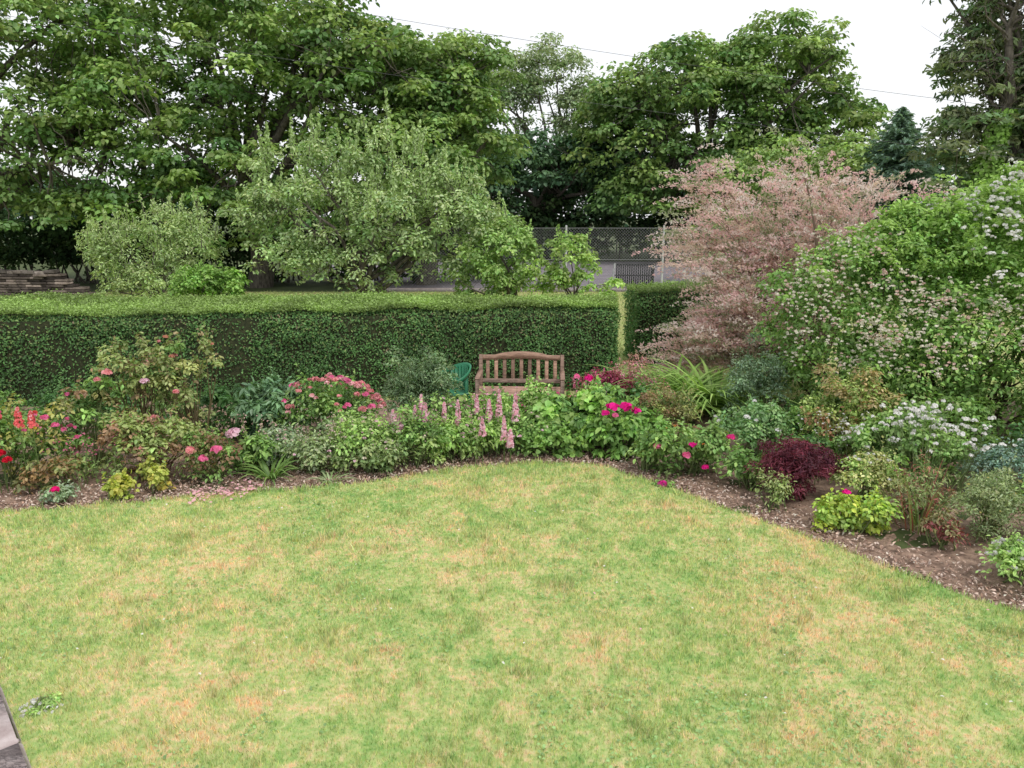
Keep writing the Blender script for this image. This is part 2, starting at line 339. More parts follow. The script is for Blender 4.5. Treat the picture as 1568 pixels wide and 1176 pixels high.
d=np.c_[np.cos(a),np.sin(a),np.zeros(n)]; rr=rng.uniform(.2,.55,n)*(1.15-t*.2); leaves(mb,P+d*rr[:,None],d+np.array([0,0,.5])+rnd(n)*.3,.12,.9,np.array([.14,.24,.05])*rng.uniform(.6,1.4,n)[:,None],0)
mb.build('ivy_clad_dead_tree',[LEAF,BARK],loc=(14,23,0))

def mass(name,ells,k,per,size,cr,cols,ratio=.75,shell=.4,flat=.8):
    mb=MB(); C=ellsample(ells,k,shell); ok=C[:,2]>.05; C=C[ok]; k=len(C)
    clumpfoliage(mb,C,cr*rng.uniform(.6,1.3,k),per,size,ratio,mixcols(cols,k)*rng.uniform(.7,1.3,k)[:,None],flat)
    for j in range(0,k,4):
        c=C[j]; b=np.array([c[0]+rng.normal()*.3,c[1]+.3,-.05]); tube(mb,[b,(b+c)/2+rnd(1)[0]*.1,c],[.05,.035,.01],4,(1,1,1))
    return mb.build(name,[FARLEAF,BARK])
DK=[(.022,.04,.018),(.03,.055,.022),(.042,.07,.026)]
mass('distant_tree_line',[(x,58+rng.normal(),2.2 if x<-6 else 3.2,5,3,rng.uniform(2.6,3.4) if x<-6 else rng.uniform(3.5,4.6)) for x in np.arange(-50,60,5.5)],700,36,.55,1.7,[(.045,.08,.05),(.06,.105,.06)])
mass('undergrowth',[(x,33+rng.normal()*.5,.8,2.0,1.2,rng.uniform(1.8,2.7)) for x in np.arange(-34,-.5,1.8)],700,45,.22,.6,DK)
mass('undergrowth',[(x,48.5,.8,2.4,1.2,rng.uniform(2.2,3.2)) for x in np.arange(-4,34,2.4)],420,40,.32,.8,DK)
mass('undergrowth',[(x,30.5,.6,1.6,1.2,rng.uniform(1.8,2.8)) for x in np.arange(9.5,34,1.8)],360,45,.19,.5,[(.05,.09,.035),(.08,.13,.045)])

AP=[(.18,.25,.11),(.23,.29,.15),(.13,.195,.08)]; APT=(.31,.37,.20)
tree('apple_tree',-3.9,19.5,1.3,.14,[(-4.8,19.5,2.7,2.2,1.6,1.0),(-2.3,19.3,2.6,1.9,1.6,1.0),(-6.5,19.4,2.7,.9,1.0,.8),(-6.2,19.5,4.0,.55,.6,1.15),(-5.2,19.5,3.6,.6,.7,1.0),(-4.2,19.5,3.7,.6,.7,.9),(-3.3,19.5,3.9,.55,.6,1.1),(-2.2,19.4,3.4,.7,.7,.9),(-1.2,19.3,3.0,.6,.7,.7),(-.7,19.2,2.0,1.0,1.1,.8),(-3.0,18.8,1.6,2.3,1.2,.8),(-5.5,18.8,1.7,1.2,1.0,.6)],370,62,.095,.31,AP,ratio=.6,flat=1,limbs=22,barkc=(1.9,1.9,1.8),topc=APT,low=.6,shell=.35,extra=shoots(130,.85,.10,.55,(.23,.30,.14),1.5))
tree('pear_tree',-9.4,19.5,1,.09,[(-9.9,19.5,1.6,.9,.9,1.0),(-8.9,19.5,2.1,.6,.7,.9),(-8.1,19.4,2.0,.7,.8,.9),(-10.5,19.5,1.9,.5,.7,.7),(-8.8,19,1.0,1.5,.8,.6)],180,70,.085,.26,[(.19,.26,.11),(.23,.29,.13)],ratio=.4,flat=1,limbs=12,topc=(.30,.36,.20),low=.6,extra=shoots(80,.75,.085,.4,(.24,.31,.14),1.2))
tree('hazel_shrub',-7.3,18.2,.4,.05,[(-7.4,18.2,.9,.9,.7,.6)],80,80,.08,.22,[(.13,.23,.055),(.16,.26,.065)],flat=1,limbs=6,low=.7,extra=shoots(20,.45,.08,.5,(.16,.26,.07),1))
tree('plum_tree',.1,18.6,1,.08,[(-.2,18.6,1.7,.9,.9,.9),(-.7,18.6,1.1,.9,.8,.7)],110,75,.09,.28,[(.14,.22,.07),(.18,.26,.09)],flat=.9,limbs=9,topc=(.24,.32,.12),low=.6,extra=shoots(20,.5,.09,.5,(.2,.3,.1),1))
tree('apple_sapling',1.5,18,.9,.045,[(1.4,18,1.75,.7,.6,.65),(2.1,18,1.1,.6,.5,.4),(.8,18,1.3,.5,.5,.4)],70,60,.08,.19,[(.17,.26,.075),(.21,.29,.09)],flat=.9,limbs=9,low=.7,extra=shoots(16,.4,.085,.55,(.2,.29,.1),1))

mb=MB(); XE=-15.6
for r in range(8):
    x=-34.
    while x<XE-r*.12:
        w=rng.uniform(.25,.7); h=.095
        box(mb,(x+w/2,27+rng.normal()*.03,.05+r*.095),(w-.012,.42,h-.012),np.array([1,.93,.87])*rng.choice([.3,.5,.7,1.0,1.7],p=[.25,.3,.2,.15,.1]),0,bev=.012); x+=w
x=-34.
while x<XE-.9:
    w=rng.uniform(.2,.5); box(mb,(x+w/2,27,.84+rng.normal()*.03),(w-.01,.4,.12),np.array([1,.98,.95])*rng.uniform(.5,1.7),0,bev=.02); x+=w
mb.build('dry_stone_wall',[STONE])

par=bpy.data.objects.new('chain_link_fence',None); S.collection.objects.link(par)
mb=MB(); H=2.35
for px in np.arange(-5.2,13,3.6):
    tube(mb,[(px,28,0),(px,28,H+.08)],[.04,.04],8,(1,1,1),0)
    tube(mb,[(px,28,H+.08),(px,28,H+.10)],[.045,.01],8,(1,1,1),0)
mb.build('posts',[STEEL],par,True)
mb=MB()
for s in(-1,1):
    for a in np.arange(-8,16,.11):
        x0,x1=a,a+s*H; z0,z1=0.05,H
        if min(x0,x1)>-5.3 and max(x0,x1)<12.9: tube(mb,[(x0,28+.004*s,z0),(x1,28+.004*s,z1)],[.004,.004],3,(1,1,1),0)
for z in(.08,1.2,H): tube(mb,[(-5.2,27.98,z),(12.8,27.98,z)],[.008,.008],4,(1,1,1),0)
mb.build('wire_mesh',[WIRE],par)
mb=MB(); x0,x1=4.05,5.6
for x in(x0,x1): tube(mb,[(x-.12,29.6,0),(x,29.6,.98)],[.045,.045],7,(1,1,1),1 if x==x0 else 0)
for z in(.12,.5,.92): tube(mb,[(x0,29.6,z),(x1,29.6,z)],[.03,.03],6,(1,1,1),0)
for x in np.arange(x0+.08,x1,.085): box(mb,(x,29.6,.5),(.06,.012,.8),(1,1,1),0)
mb.build('road_barrier',[DARKM,STEEL])

mb=MB()
for a,b,sag in(((-26,20,9.8),(26,20,2.9),.5),((-16,21,10.0),(28,21,4.2),.6)):
    s=np.linspace(0,1,40); q=np.array(a)*(1-s[:,None])+np.array(b)*s[:,None]; q[:,2]-=sag*4*s*(1-s); tube(mb,q,np.full(40,.005),4,(1,1,1),0)
mb.build('overhead_cable',[CABLE])

# ------------------------------------------------------------------ hedges
def hedge(name,corners,h,n,front=(.052,.115,.033),top=(.155,.225,.07)):  # top leaves lighter, yellower: overhead light put into the colour, plus new growth
    c=np.array(corners,float); cen=c.mean(0); mb=MB()
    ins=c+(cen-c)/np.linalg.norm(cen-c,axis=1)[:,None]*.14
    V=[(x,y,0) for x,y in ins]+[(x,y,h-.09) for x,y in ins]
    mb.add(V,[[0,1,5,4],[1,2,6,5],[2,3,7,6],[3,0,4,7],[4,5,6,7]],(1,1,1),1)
    segs=[(c[i],c[(i+1)%4]) for i in range(4)]; areas=[np.linalg.norm(b-a)*h*(1 if i!=2 else .35) for i,(a,b) in enumerate(segs)]
    d1=c[2]-c[0]; d2=c[3]-c[1]; at=abs(d1[0]*d2[1]-d1[1]*d2[0])/2; tot=sum(areas)+at
    for (a,b),ar in zip(segs,areas):
        m=int(n*ar/tot); t=rng.random(m); z=rng.random(m)*h; P=a*(1-t)[:,None]+b*t[:,None]
        nn=np.array([(b-a)[1],-(b-a)[0]]); nn=nn/np.linalg.norm(nn)
        u=t*np.linalg.norm(b-a)
        off=.07*(vn(u,z,1.6,11)-.5)+.07*(vn(u,z,5,12)-.5)+rng.normal(size=m)*.035-.03
        edge=np.clip((z-(h-.16))/.16,0,1)**2*.09
        P=P+nn*(off-edge)[:,None]
        nv=np.tile([nn[0],nn[1],.6],(m,1))+rnd(m)*.45
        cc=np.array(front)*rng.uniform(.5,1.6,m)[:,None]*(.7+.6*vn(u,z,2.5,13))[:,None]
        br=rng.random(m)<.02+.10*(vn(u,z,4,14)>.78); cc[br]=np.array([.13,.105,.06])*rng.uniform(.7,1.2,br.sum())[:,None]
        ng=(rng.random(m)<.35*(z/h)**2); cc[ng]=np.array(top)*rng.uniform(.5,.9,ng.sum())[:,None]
        leaves(mb,np.c_[P,z],nv,.038,.6,cc,0)
    m=int(n*at/tot*1.15); s=rng.random(m)[:,None]; t=rng.random(m)[:,None]
    P=(c[0]*(1-s)+c[1]*s)*(1-t)+(c[3]*(1-s)+c[2]*s)*t
    z=h-.03+.09*(vn(P[:,0],P[:,1],1.2,15)-.5)+.05*vn(P[:,0],P[:,1],6,16)+abs(rng.normal(size=m))*.04
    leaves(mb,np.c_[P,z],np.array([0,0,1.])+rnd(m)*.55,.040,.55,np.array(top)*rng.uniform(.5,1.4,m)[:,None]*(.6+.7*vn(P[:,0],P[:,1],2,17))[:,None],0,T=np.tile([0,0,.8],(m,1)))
    return mb.build(name,[LEAF,CORE])
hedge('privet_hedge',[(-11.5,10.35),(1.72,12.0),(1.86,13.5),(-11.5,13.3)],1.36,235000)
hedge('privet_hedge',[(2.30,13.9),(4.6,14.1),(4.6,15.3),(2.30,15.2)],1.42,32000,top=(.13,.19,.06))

# ------------------------------------------------------------------ bench
par=bpy.data.objects.new('garden_bench',None); S.collection.objects.link(par); par.location=(.13,10.35,0); par.rotation_euler=(0,0,math.radians(-3))
def part(name,fn,mat=WOOD,smooth=False):
    mb=MB(); fn(mb); return mb.build(name,[mat],par,smooth)
W=1.22
def rx(a): c,s=math.cos(a),math.sin(a); return [[1,0,0],[0,c,-s],[0,s,c]]
for i,sx in enumerate((-1,1)):
    part(f'front_leg_{i+1}',lambda mb:box(mb,(sx*(W/2-.03),-.48,.31),(.055,.055,.62),(1,1,1),0,bev=.005))
    part(f'back_leg_{i+1}',lambda mb:(box(mb,(sx*(W/2-.03),0,.22),(.055,.055,.44),(1,1,1),0,bev=.005),box(mb,(sx*(W/2-.03),.055,.652),(.055,.05,.44),(1,.95,.9),0,rot=rx(-.2),bev=.005)))
    part(f'armrest_{i+1}',lambda mb:box(mb,(sx*(W/2-.03),-.235,.638),(.07,.54,.03),(1.3,1.2,1.15),0,bev=.008))
    part(f'side_rail_{i+1}',lambda mb:box(mb,(sx*(W/2-.03),-.24,.36),(.035,.42,.07),(1,1,1),0,bev=.004))
def seat(mb):
    for k in range(6): box(mb,(0,-.485+k*.085,.418+(-.008 if 0<k<5 else 0)),(W-.02,.07,.024),np.array([1.8,1.6,1.55])*rng.uniform(.9,1.15),0,bev=.004)  # pale pinkish tint paints the light reflection into the slat colour
part('seat_slats',seat); part('front_apron',lambda mb:box(mb,(0,-.475,.36),(W-.12,.03,.075),(.9,.85,.8),0,bev=.004))
def yb(z): return .012+(z-.44)*.2
def back(mb):
    box(mb,(0,yb(.5),.5),(W-.115,.035,.06),(1,1,1),0,rot=rx(-.2),bev=.004)
    for x in np.linspace(-.48,.48,9):
        box(mb,(x,yb(.66),.66),(.052,.016,.31),np.array([1.2,1.05,.95])*rng.uniform(.6,1.5),0,rot=rx(-.2),bev=.003)
part('back_slats',back)
def toprail(mb):
    xs=np.linspace(-W/2+.058,W/2-.058,33)
    arch=np.where(abs(xs)<.36,.05*np.cos(np.clip(xs/.36,-1,1)*math.pi/2)**.6,0)
    zt=.86+arch; zb=.795+arch*.35; V=[]
    for x,a,b in zip(xs,zt,zb):
        V+=[(x,yb(b)-.02,b),(x,yb(a)-.02,a),(x,yb(a)+.018,a),(x,yb(b)+.018,b)]
    F=[]
    for i in range(32):
        o=i*4
        for k in range(4): F.append([o+k,o+(k+1)%4,o+4+(k+1)%4,o+4+k])
    F+= [[0,1,2,3],[131,130,129,128]]
    mb.add(V,F,(1.4,1.25,1.15))
part('top_rail',toprail)

par=bpy.data.objects.new('plastic_garden_chair',None); S.collection.objects.link(par); par.location=(-.86,10.05,0); par.rotation_euler=(0,0,math.radians(-60))
def shell(mb):
    A=np.linspace(-1.9,1.9,40)
    topf=lambda a:.62+.17*max(0,math.cos(a*.8))**1.5
    V=[];F=[]
    for i,a in enumerate(A):
        t=topf(a)
        for (zz,r) in((t-.07,.262),(t,.272),(t+.005,.30),(t-.07,.28)): V.append((r*math.sin(a)*1.05,r*math.cos(a),zz))
    for i in range(39):
        o=i*4
        for k in range(4): F.append([o+k,o+(k+1)%4,o+4+(k+1)%4,o+4+k])
    mb.add(V,F+[[0,1,2,3],[159,158,157,156]],(1,1,1))
    for a in np.linspace(-.95,.95,9):
        p0=np.array([.22*math.sin(a),.22*math.cos(a),.42]); p1=np.array([.275*math.sin(a)*1.05,.275*math.cos(a),topf(a)-.03])
        s,c=math.sin(-a),math.cos(-a); L=np.linalg.norm(p1-p0)
        mid=(p0+p1)/2; box(mb,mid,(.05,.012,L),(1,1,1),0,rot=[[c,-s,0],[s,c,0],[0,0,1]],bev=.002)
mb=MB(); shell(mb); mb.build('backrest_and_arms',[PLASTIC],par)
mb=MB(); box(mb,(0,.0,.41),(.44,.44,.03),(1,1,1),0,bev=.012); mb.build('seat',[PLASTIC],par)
for i,(a,b) in enumerate(((-.2,-.2),(.2,-.2),(-.19,.19),(.19,.19))):
    mb=MB(); tube(mb,[(a*1.15,b*1.15,0),(a,b,.4)],[.018,.028],8,(1,1,1),0); 
    if b<0: tube(mb,[(a,b,.4),(a*1.3,b*.6,.6)],[.024,.02],8,(1,1,1),0)
    mb.build(f'leg_{i+1}',[PLASTIC],par)

# ------------------------------------------------------------------ flower bed plants
def petals(mb,c,r,col,n=22,mat=2,flat=.75):
    d=unit(rnd(n)); d[:,2]=abs(d[:,2])*.9-.15
    P=np.array(c)+d*(r*rng.uniform(.35,.85,n))[:,None]*np.array([1,1,flat])
    leaves(mb,P,d+np.array([0,0,.3])+rnd(n)*.3,r*.95,.8,np.array(col)*rng.uniform(.75,1.2,n)[:,None],mat)
def spike(mb,base,h,r,col,n=90,pale=.35):
    t=rng.random(n); a=rng.uniform(0,6.28,n); d=np.c_[np.cos(a),np.sin(a),np.zeros(n)]
    rr=r*(1-t)**.6*rng.uniform(.5,1,n); P=np.array(base)+d*rr[:,None]+np.c_[np.zeros((n,2)),t*h]
    cc=np.array(col)[None]*rng.uniform(.85,1.15,n)[:,None]
    w=(rng.random(n)<pale); cc[w]=cc[w]*.4+np.array([.5,.46,.47])
    leaves(mb,P,d+np.array([0,0,.4])+rnd(n)*.2,.034,.8,cc,2)
    tube(mb,[(base[0],base[1],0),base,(base[0],base[1],base[2]+h)],[.006,.005,.002],4,(.12,.18,.06),1)
def plant(name,x,y,rx_,ry,h,n,leaf,cols,ratio=.6,flowers=(),fl=None,cr=None,stems=14,w=None,z0=.45,up=.7,spread=.45,tip=None,stemc=(.15,.19,.08),shootn=1.0):
    mb=MB(); cr=cr or min(.15,.3*h+.03); k=max(8,int(n/45))
    e=[(x,y,h*z0,rx_*.9,ry*.92,h*(1-z0)*.88)]
    for j in range(4):
        e.append((x+rng.uniform(-.65,.65)*rx_,y+rng.uniform(-.5,.5)*ry,h*z0*rng.uniform(.7,1.1),rx_*.42,ry*.5,h*(1-z0)*rng.uniform(.7,1.25)))
    C=ellsample(e,k,.45); C[:,2]=np.maximum(C[:,2],.04)
    R=cr*rng.uniform(.5,1.3,k); cc=mixcols(cols,k,w)*rng.uniform(.7,1.3,k)[:,None]
    if tip is not None:
        z=C[:,2]/h; m=(z>.6)&(rng.random(k)<.5); cc[m]=np.array(tip)*rng.uniform(.8,1.2,m.sum())[:,None]
    clumpfoliage(mb,C,R,45,leaf,ratio,cc,.85,up=up,spread=spread)
    for j in rng.choice(k,min(stems,k),replace=False):
        b=np.array([x+rng.normal()*.06,y+rng.normal()*.06,-.02]); c=C[j]; m=(b+c)/2+rnd(1)[0]*.04+np.array([0,0,.03])
        tube(mb,[b,m,c],[.010,.007,.003],4,stemc,1)
    for j in range(int((8+rx_*34)*shootn)):
        a=C[rng.integers(k)]
        if a[2]<h*.45: continue
        L=rng.uniform(.06,.22)*(1 if h>.35 else .4); e2=a+np.array([rng.normal()*.05,rng.normal()*.05,L+cr*.6]); m_=11; t=rng.random(m_)[:,None]
        tube(mb,[a,e2],[.004,.002],3,stemc,1); leaves(mb,a*(1-t)+e2*t+rnd(m_)*.014,rnd(m_)*.6+np.array([0,0,.7]),leaf*.8,ratio,mixcols(cols,m_)*rng.uniform(.9,1.4,(m_,1)),0)
    if fl:
        for (r,col,cnt) in fl:
            for q in range(cnt):
                dd=unit(rnd(1))[0]; dd[2]=abs(dd[2])+.3; dd=dd/np.linalg.norm(dd)
                P=np.array([x+dd[0]*rx_*1.02,y+dd[1]*ry*1.02,h*z0+dd[2]*h*(1-z0)*rng.uniform(1.0,1.18)])
                petals(mb,P,r*rng.uniform(.6,1.3),np.array(col)*rng.uniform(.75,1.1),16 if r<.03 else 24)
    for (fx,fy,fz,r,col) in flowers:
        petals(mb,(fx,fy,fz),r,col,30); tube(mb,[(x,y,0),((x+fx)/2,(y+fy)/2,fz*.6),(fx,fy,fz)],[.006,.005,.004],4,stemc,1)
    return mb.build(name,[LEAF,STEM,PETAL],loc=(x,y,0))
def straps(name,x,y,n,L,wd,cols,r0=.08,arch=.8,erect=.7):
    mb=MB()
    for i in range(n):
        a=rng.uniform(0,6.28); d=np.array([math.cos(a),math.sin(a),0]); l=L*rng.uniform(.6,1.15); e=erect*rng.uniform(.7,1.2)
        s=np.linspace(0,1,8); P=np.array([x,y,0])+d*r0*rng.random()+d[None]*(l*(s*(1-e*.6)+.35*arch*s**2))[:,None]
        P[:,2]=l*(e*1.15*s-arch*.62*s**2.4); P[:,2]=np.maximum(P[:,2],.015)
        sd=np.array([-d[1],d[0],0]); w=wd*(1-s**2.5)*.5+.001
        V=np.stack([P-sd*w[:,None]+np.array([0,0,.2])*w[:,None],P,P+sd*w[:,None]+np.array([0,0,.2])*w[:,None]],1).reshape(-1,3)
        F=[]
        for k in range(7):
            o=k*3; F+=[[o,o+1,o+4,o+3],[o+1,o+2,o+5,o+4]]
        mb.add(V,F,np.array(cols[rng.integers(len(cols))])*rng.uniform(.7,1.25)*1.6,0)
    return mb.build(name,[LEAF],loc=(x,y,0))
def stalks(name,x,y,rx_,n,h,col,r=.014,leafcol=(.16,.24,.08)):
    mb=MB()
    for i in range(n):
        bx=x+rng.normal()*rx_*.4; by=y+rng.normal()*.1; hh=h*rng.uniform(.65,1.15); tx=bx+rng.normal()*.06; ty=by+rng.normal()*.05
        tube(mb,[(bx,by,0),((bx+tx)/2+.01,by,hh*.5),(tx,ty,hh)],[.005,.004,.002],4,(.18,.23,.1),1)
        for j in range(rng.integers(3,8)):
            t=rng.uniform(.72,1.02); petals(mb,(bx+(tx-bx)*t+rng.normal()*.018,by+(ty-by)*t+rng.normal()*.018,hh*t),r*rng.uniform(.7,1.3),np.array(col)*rng.uniform(.8,1.1),7)
        m=10; t=rng.uniform(.1,.75,m)[:,None]; leaves(mb,np.array([bx,by,0])*(1-t)+np.array([tx,ty,hh])*t+rnd(m)*.02,rnd(m)*.5+np.array([0,0,.7]),.06,.35,np.array(leafcol)*rng.uniform(.7,1.3,(m,1)),0)
    return mb.build(name,[LEAF,STEM,PETAL],loc=(x,y,0))

G1=[(.12,.205,.055),(.16,.25,.075),(.085,.155,.042)]; G2=[(.19,.29,.09),(.23,.33,.11)]; GD=[(.055,.12,.04),(.08,.155,.052)]
GREY=[(.19,.25,.16),(.24,.30,.20),(.15,.21,.125)]; LIME=[(.27,.33,.055),(.22,.31,.065),(.18,.27,.065)]; OLV=[(.15,.15,.06),(.19,.12,.07),(.11,.15,.05)]
PINK=(.84,.20,.40); MAG=(.82,.03,.32); SAL=(.87,.38,.40); PALE=(.87,.60,.70); RED=(.66,.02,.05); COR=(.87,.16,.14); WHT=(.88,.88,.86); CREAM=(.76,.68,.56)

plant('snapdragon_plant',-5.35,7.55,.75,.45,.82,3600,.055,G1+[(.22,.22,.07)],flowers=[(-5.15,7.15,.47,.06,RED),(-5.05,7.1,.42,.05,RED),(-4.75,7.3,.80,.045,PINK),(-4.65,7.3,.72,.045,PINK),(-4.85,7.3,.85,.035,COR),(-5.25,6.85,.18,.05,RED)],fl=[(.03,PINK,14),(.025,(.8,.7,.1),8)])
mb=MB()
for (x,z,h) in((-5.27,.74,.24),(-5.2,.80,.18),(-4.98,.72,.20),(-5.4,.7,.2),(-4.85,.72,.16)): spike(mb,(x,7.25,z),h,.05,(.87,.19,.20),120,.15)
mb.build('red_snapdragon_flowers',[LEAF,STEM,PETAL])
ROL=[(.13,.17,.06),(.17,.20,.08),(.11,.18,.055),(.18,.14,.08)]
plant('rose_bush',-4.4,8.5,.55,.4,1.45,1500,.055,ROL,cr=.12,stems=34,flowers=[(-4.5,8.1,1.10,.06,SAL),(-4.62,8.1,1.02,.045,SAL),(-4.1,8.1,1.0,.055,PALE),(-3.75,8.1,.88,.045,SAL)],tip=(.22,.26,.10),z0=.55,stemc=(.16,.13,.07),shootn=1.9,fl=[(.035,SAL,3)])
plant('rose_bush',-3.75,8.5,.5,.4,1.48,1400,.055,ROL,cr=.11,stems=34,tip=(.25,.27,.11),z0=.58,fl=[(.035,(.75,.35,.25),3),(.03,(.6,.5,.3),5)],stemc=(.16,.13,.07),shootn=2.2)
plant('rose_bush',-4.75,8.1,.5,.4,.95,1800,.055,G1+OLV,cr=.12,stems=18,fl=[(.04,PINK,4)])
plant('photinia_shrub',-3.9,7.75,.75,.40,.66,3400,.05,[(.14,.19,.06),(.20,.13,.08),(.18,.22,.08)],stems=24,stemc=(.2,.13,.08),fl=[(.03,SAL,4)])
plant('copper_spurge_plant',-4.75,7.35,.3,.2,.35,700,.05,[(.18,.12,.06),(.16,.18,.07)])
plant('golden_heuchera_plant',-3.96,7.05,.15,.12,.20,450,.05,[(.28,.29,.06),(.22,.27,.06)],ratio=.8)
plant('golden_heuchera_plant',-3.70,7.28,.15,.12,.28,480,.05,[(.31,.28,.07),(.24,.27,.07)],ratio=.8)
plant('carnation_plant',-4.5,6.95,.16,.12,.17,260,.04,GREY,flowers=[(-4.45,6.85,.2,.05,(.75,.02,.2))])
plant('pink_rose_bush',-3.2,7.65,.34,.25,.48,1500,.045,G1+OLV,flowers=[(-3.35,7.4,.42,.065,SAL),(-3.22,7.4,.33,.055,PINK),(-3.08,7.4,.43,.06,PINK)])
plant('peony_plant',-2.95,7.95,.30,.25,.42,900,.07,G1,ratio=.45,flowers=[(-3.0,7.75,.50,.09,PALE)])
plant('peony_plant',-3.0,8.95,.5,.4,.82,2100,.11,[(.09,.16,.085),(.12,.20,.105)],ratio=.38)
plant('meadow_rue_plant',-3.7,9.2,.7,.35,.7,2300,.07,GD,ratio=.5)
straps('iris_plant',-2.62,7.65,46,.48,.030,[(.13,.22,.06),(.18,.27,.08),(.1,.17,.05)])
straps('tulip_leaf_clump',-1.95,7.55,24,.25,.02,[(.18,.26,.1),(.24,.3,.16)])
straps('crocosmia_clump',-1.4,7.95,30,.55,.016,[(.15,.24,.07),(.2,.28,.1)],arch=.5,erect=.9)
plant('pink_rose_bush',-2.2,8.75,.66,.42,.86,3400,.05,G1+[(.14,.2,.1)],fl=[(.05,PINK,18),(.05,SAL,40),(.04,(.87,.5,.52),22)])
plant('santolina_shrub',-1.10,9.3,.55,.48,1.10,10500,.040,[(.12,.18,.095),(.16,.22,.12),(.09,.14,.07)],ratio=.45,up=.6,spread=.6,cr=.12,shootn=2)
band=[(-2.75,8.2,.35,.36,GREY),(-2.25,7.9,.45,.38,[(.17,.22,.10),(.22,.27,.15)]),(-1.75,8.1,.45,.58,G2),(-1.5,7.9,.36,.34,[(.18,.22,.1),(.14,.2,.08)]),(-1.1,8.2,.42,.56,G1+[(.22,.29,.11)]),(-.75,8.35,.38,.44,G2),(-.35,8.5,.42,.44,G2),(.1,8.55,.4,.50,G1),(-.9,8.75,.5,.60,G1)]
nm=['hardy_geranium_plant','astrantia_plant','aquilegia_plant','lavender_plant','hardy_geranium_plant','lupin_plant','lupin_plant','hardy_geranium_plant','phlox_plant']
for (x,y,r,h,c),nn in zip(band,nm):
    plant(nn,x,y,r,.32,h,2100,.045 if 'lup' not in nn else .07,c,ratio=.4 if 'lup' in nn else .6,fl=[(.024,CREAM,10),(.022,PALE,8)],shootn=1.5)
stalks('astrantia_stalks',-2.0,7.95,.7,26,.62,(.74,.62,.54)); stalks('campion_stalks',-1.0,8.25,.9,22,.62,(.87,.55,.64)); stalks('foxglove_stalks',-.3,8.7,.8,12,.74,(.84,.5,.6),.018)
stalks('campion_stalks',.7,8.9,.6,10,.78,(.84,.4,.55)); stalks('astrantia_stalks',-2.9,8.1,.5,14,.55,(.75,.55,.5)); stalks('verbena_stalks',3.5,7.7,.8,18,.7,(.8,.78,.76)); stalks('campion_stalks',-4.6,7.5,1.0,18,.62,(.84,.3,.45))
mb=MB()
for (x,y,z,h) in((-1.05,8.35,.46,.32),(-1.0,8.3,.44,.26),(-1.12,8.32,.42,.24),(-.79,8.4,.42,.26),(-.63,8.4,.40,.30),(-.15,8.45,.5,.32),(.04,8.4,.46,.32),(-.09,8.15,.3,.28),(-.02,8.1,.24,.20),(-.34,8.2,.34,.20),(-1.28,8.2,.38,.18),(-.42,8.6,.5,.22),(-.27,8.5,.45,.24),(-1.38,8.35,.44,.16)):
    spike(mb,(x,y,z),h,.050*rng.uniform(.8,1.15),(.88,.50,.60),170)
mb.build('lupin_flower_spikes',[LEAF,STEM,PETAL])
plant('lupin_plant',-.2,8.95,.45,.3,.58,1500,.07,G2,ratio=.3,fl=[(.02,PINK,6)])
plant('peony_plant',.85,8.85,.72,.5,.68,4300,.095,[(.09,.17,.05),(.14,.23,.065),(.19,.30,.08)],ratio=.7,flowers=[(1.18,8.4,.62,.09,MAG),(1.33,8.4,.63,.085,MAG),(1.44,8.4,.58,.065,MAG),(1.08,8.35,.57,.055,MAG),(.95,9.0,.84,.065,MAG),(.8,9.0,.86,.055,PINK),(1.2,8.35,.54,.05,PINK)],shootn=.5)
plant('peony_plant',1.35,8.55,.42,.32,.54,1800,.085,[(.11,.2,.055),(.15,.26,.065)],ratio=.6,shootn=.5)
plant('hardy_geranium_plant',.55,8.5,.45,.25,.34,1500,.06,[(.16,.26,.065),(.12,.21,.055)],ratio=.9)
plant('lemon_balm_plant',.45,9.3,.5,.35,.62,1900,.06,G2+G1,fl=[(.03,PINK,5)])
plant('lemon_balm_plant',1.15,9.45,.4,.3,.66,1300,.06,G2+G1)
plant('crimson_acer_shrub',1.22,10.2,.52,.33,.68,2600,.055,[(.17,.03,.06),(.12,.022,.04),(.23,.05,.09)],ratio=.4)
plant('pink_astilbe_plant',1.78,10.5,.46,.35,.76,2100,.045,[(.30,.13,.15),(.36,.20,.20),(.20,.12,.10),(.16,.18,.07)],ratio=.4)
plant('bronze_berberis_shrub',1.95,9.0,.54,.4,.72,4400,.032,OLV+[(.16,.18,.06)],cr=.1)
DL=[(.19,.30,.075),(.25,.36,.11),(.14,.23,.06)]
straps('daylily_clump',2.3,10.5,240,1.35,.05,DL,r0=.3)
straps('daylily_clump',2.95,10.5,240,1.4,.05,DL,r0=.3)
plant('grey_hebe_shrub',3.30,9.7,.46,.4,1.06,5600,.040,[(.13,.19,.12),(.16,.23,.145),(.10,.155,.09)],ratio=.4,up=.5,spread=.6,cr=.12,shootn=2)
plant('rose_bush',2.0,7.85,.5,.35,.54,3000,.055,[(.11,.19,.055),(.16,.24,.075)],flowers=[(2.33,7.6,.50,.055,(.8,.06,.3)),(1.83,7.45,.35,.055,PINK),(1.55,7.6,.40,.05,PINK),(2.05,7.5,.2,.045,MAG),(1.9,7.5,.45,.045,MAG)],fl=[(.02,(.8,.3,.1),6)])
plant('rose_bush',1.5,7.95,.28,.22,.42,1000,.05,[(.11,.19,.055),(.17,.25,.08)])
plant('fallen_rose_flower',1.6,7.42,.12,.06,.06,120,.03,G1,flowers=[(1.58,7.38,.06,.06,(.85,.08,.45)),(1.66,7.4,.05,.04,(.85,.08,.45))],shootn=0)
plant('snowberry_shrub',2.85,8.4,.52,.4,.68,3200,.05,[(.11,.20,.08),(.16,.25,.105)],fl=[(.03,WHT,7)])
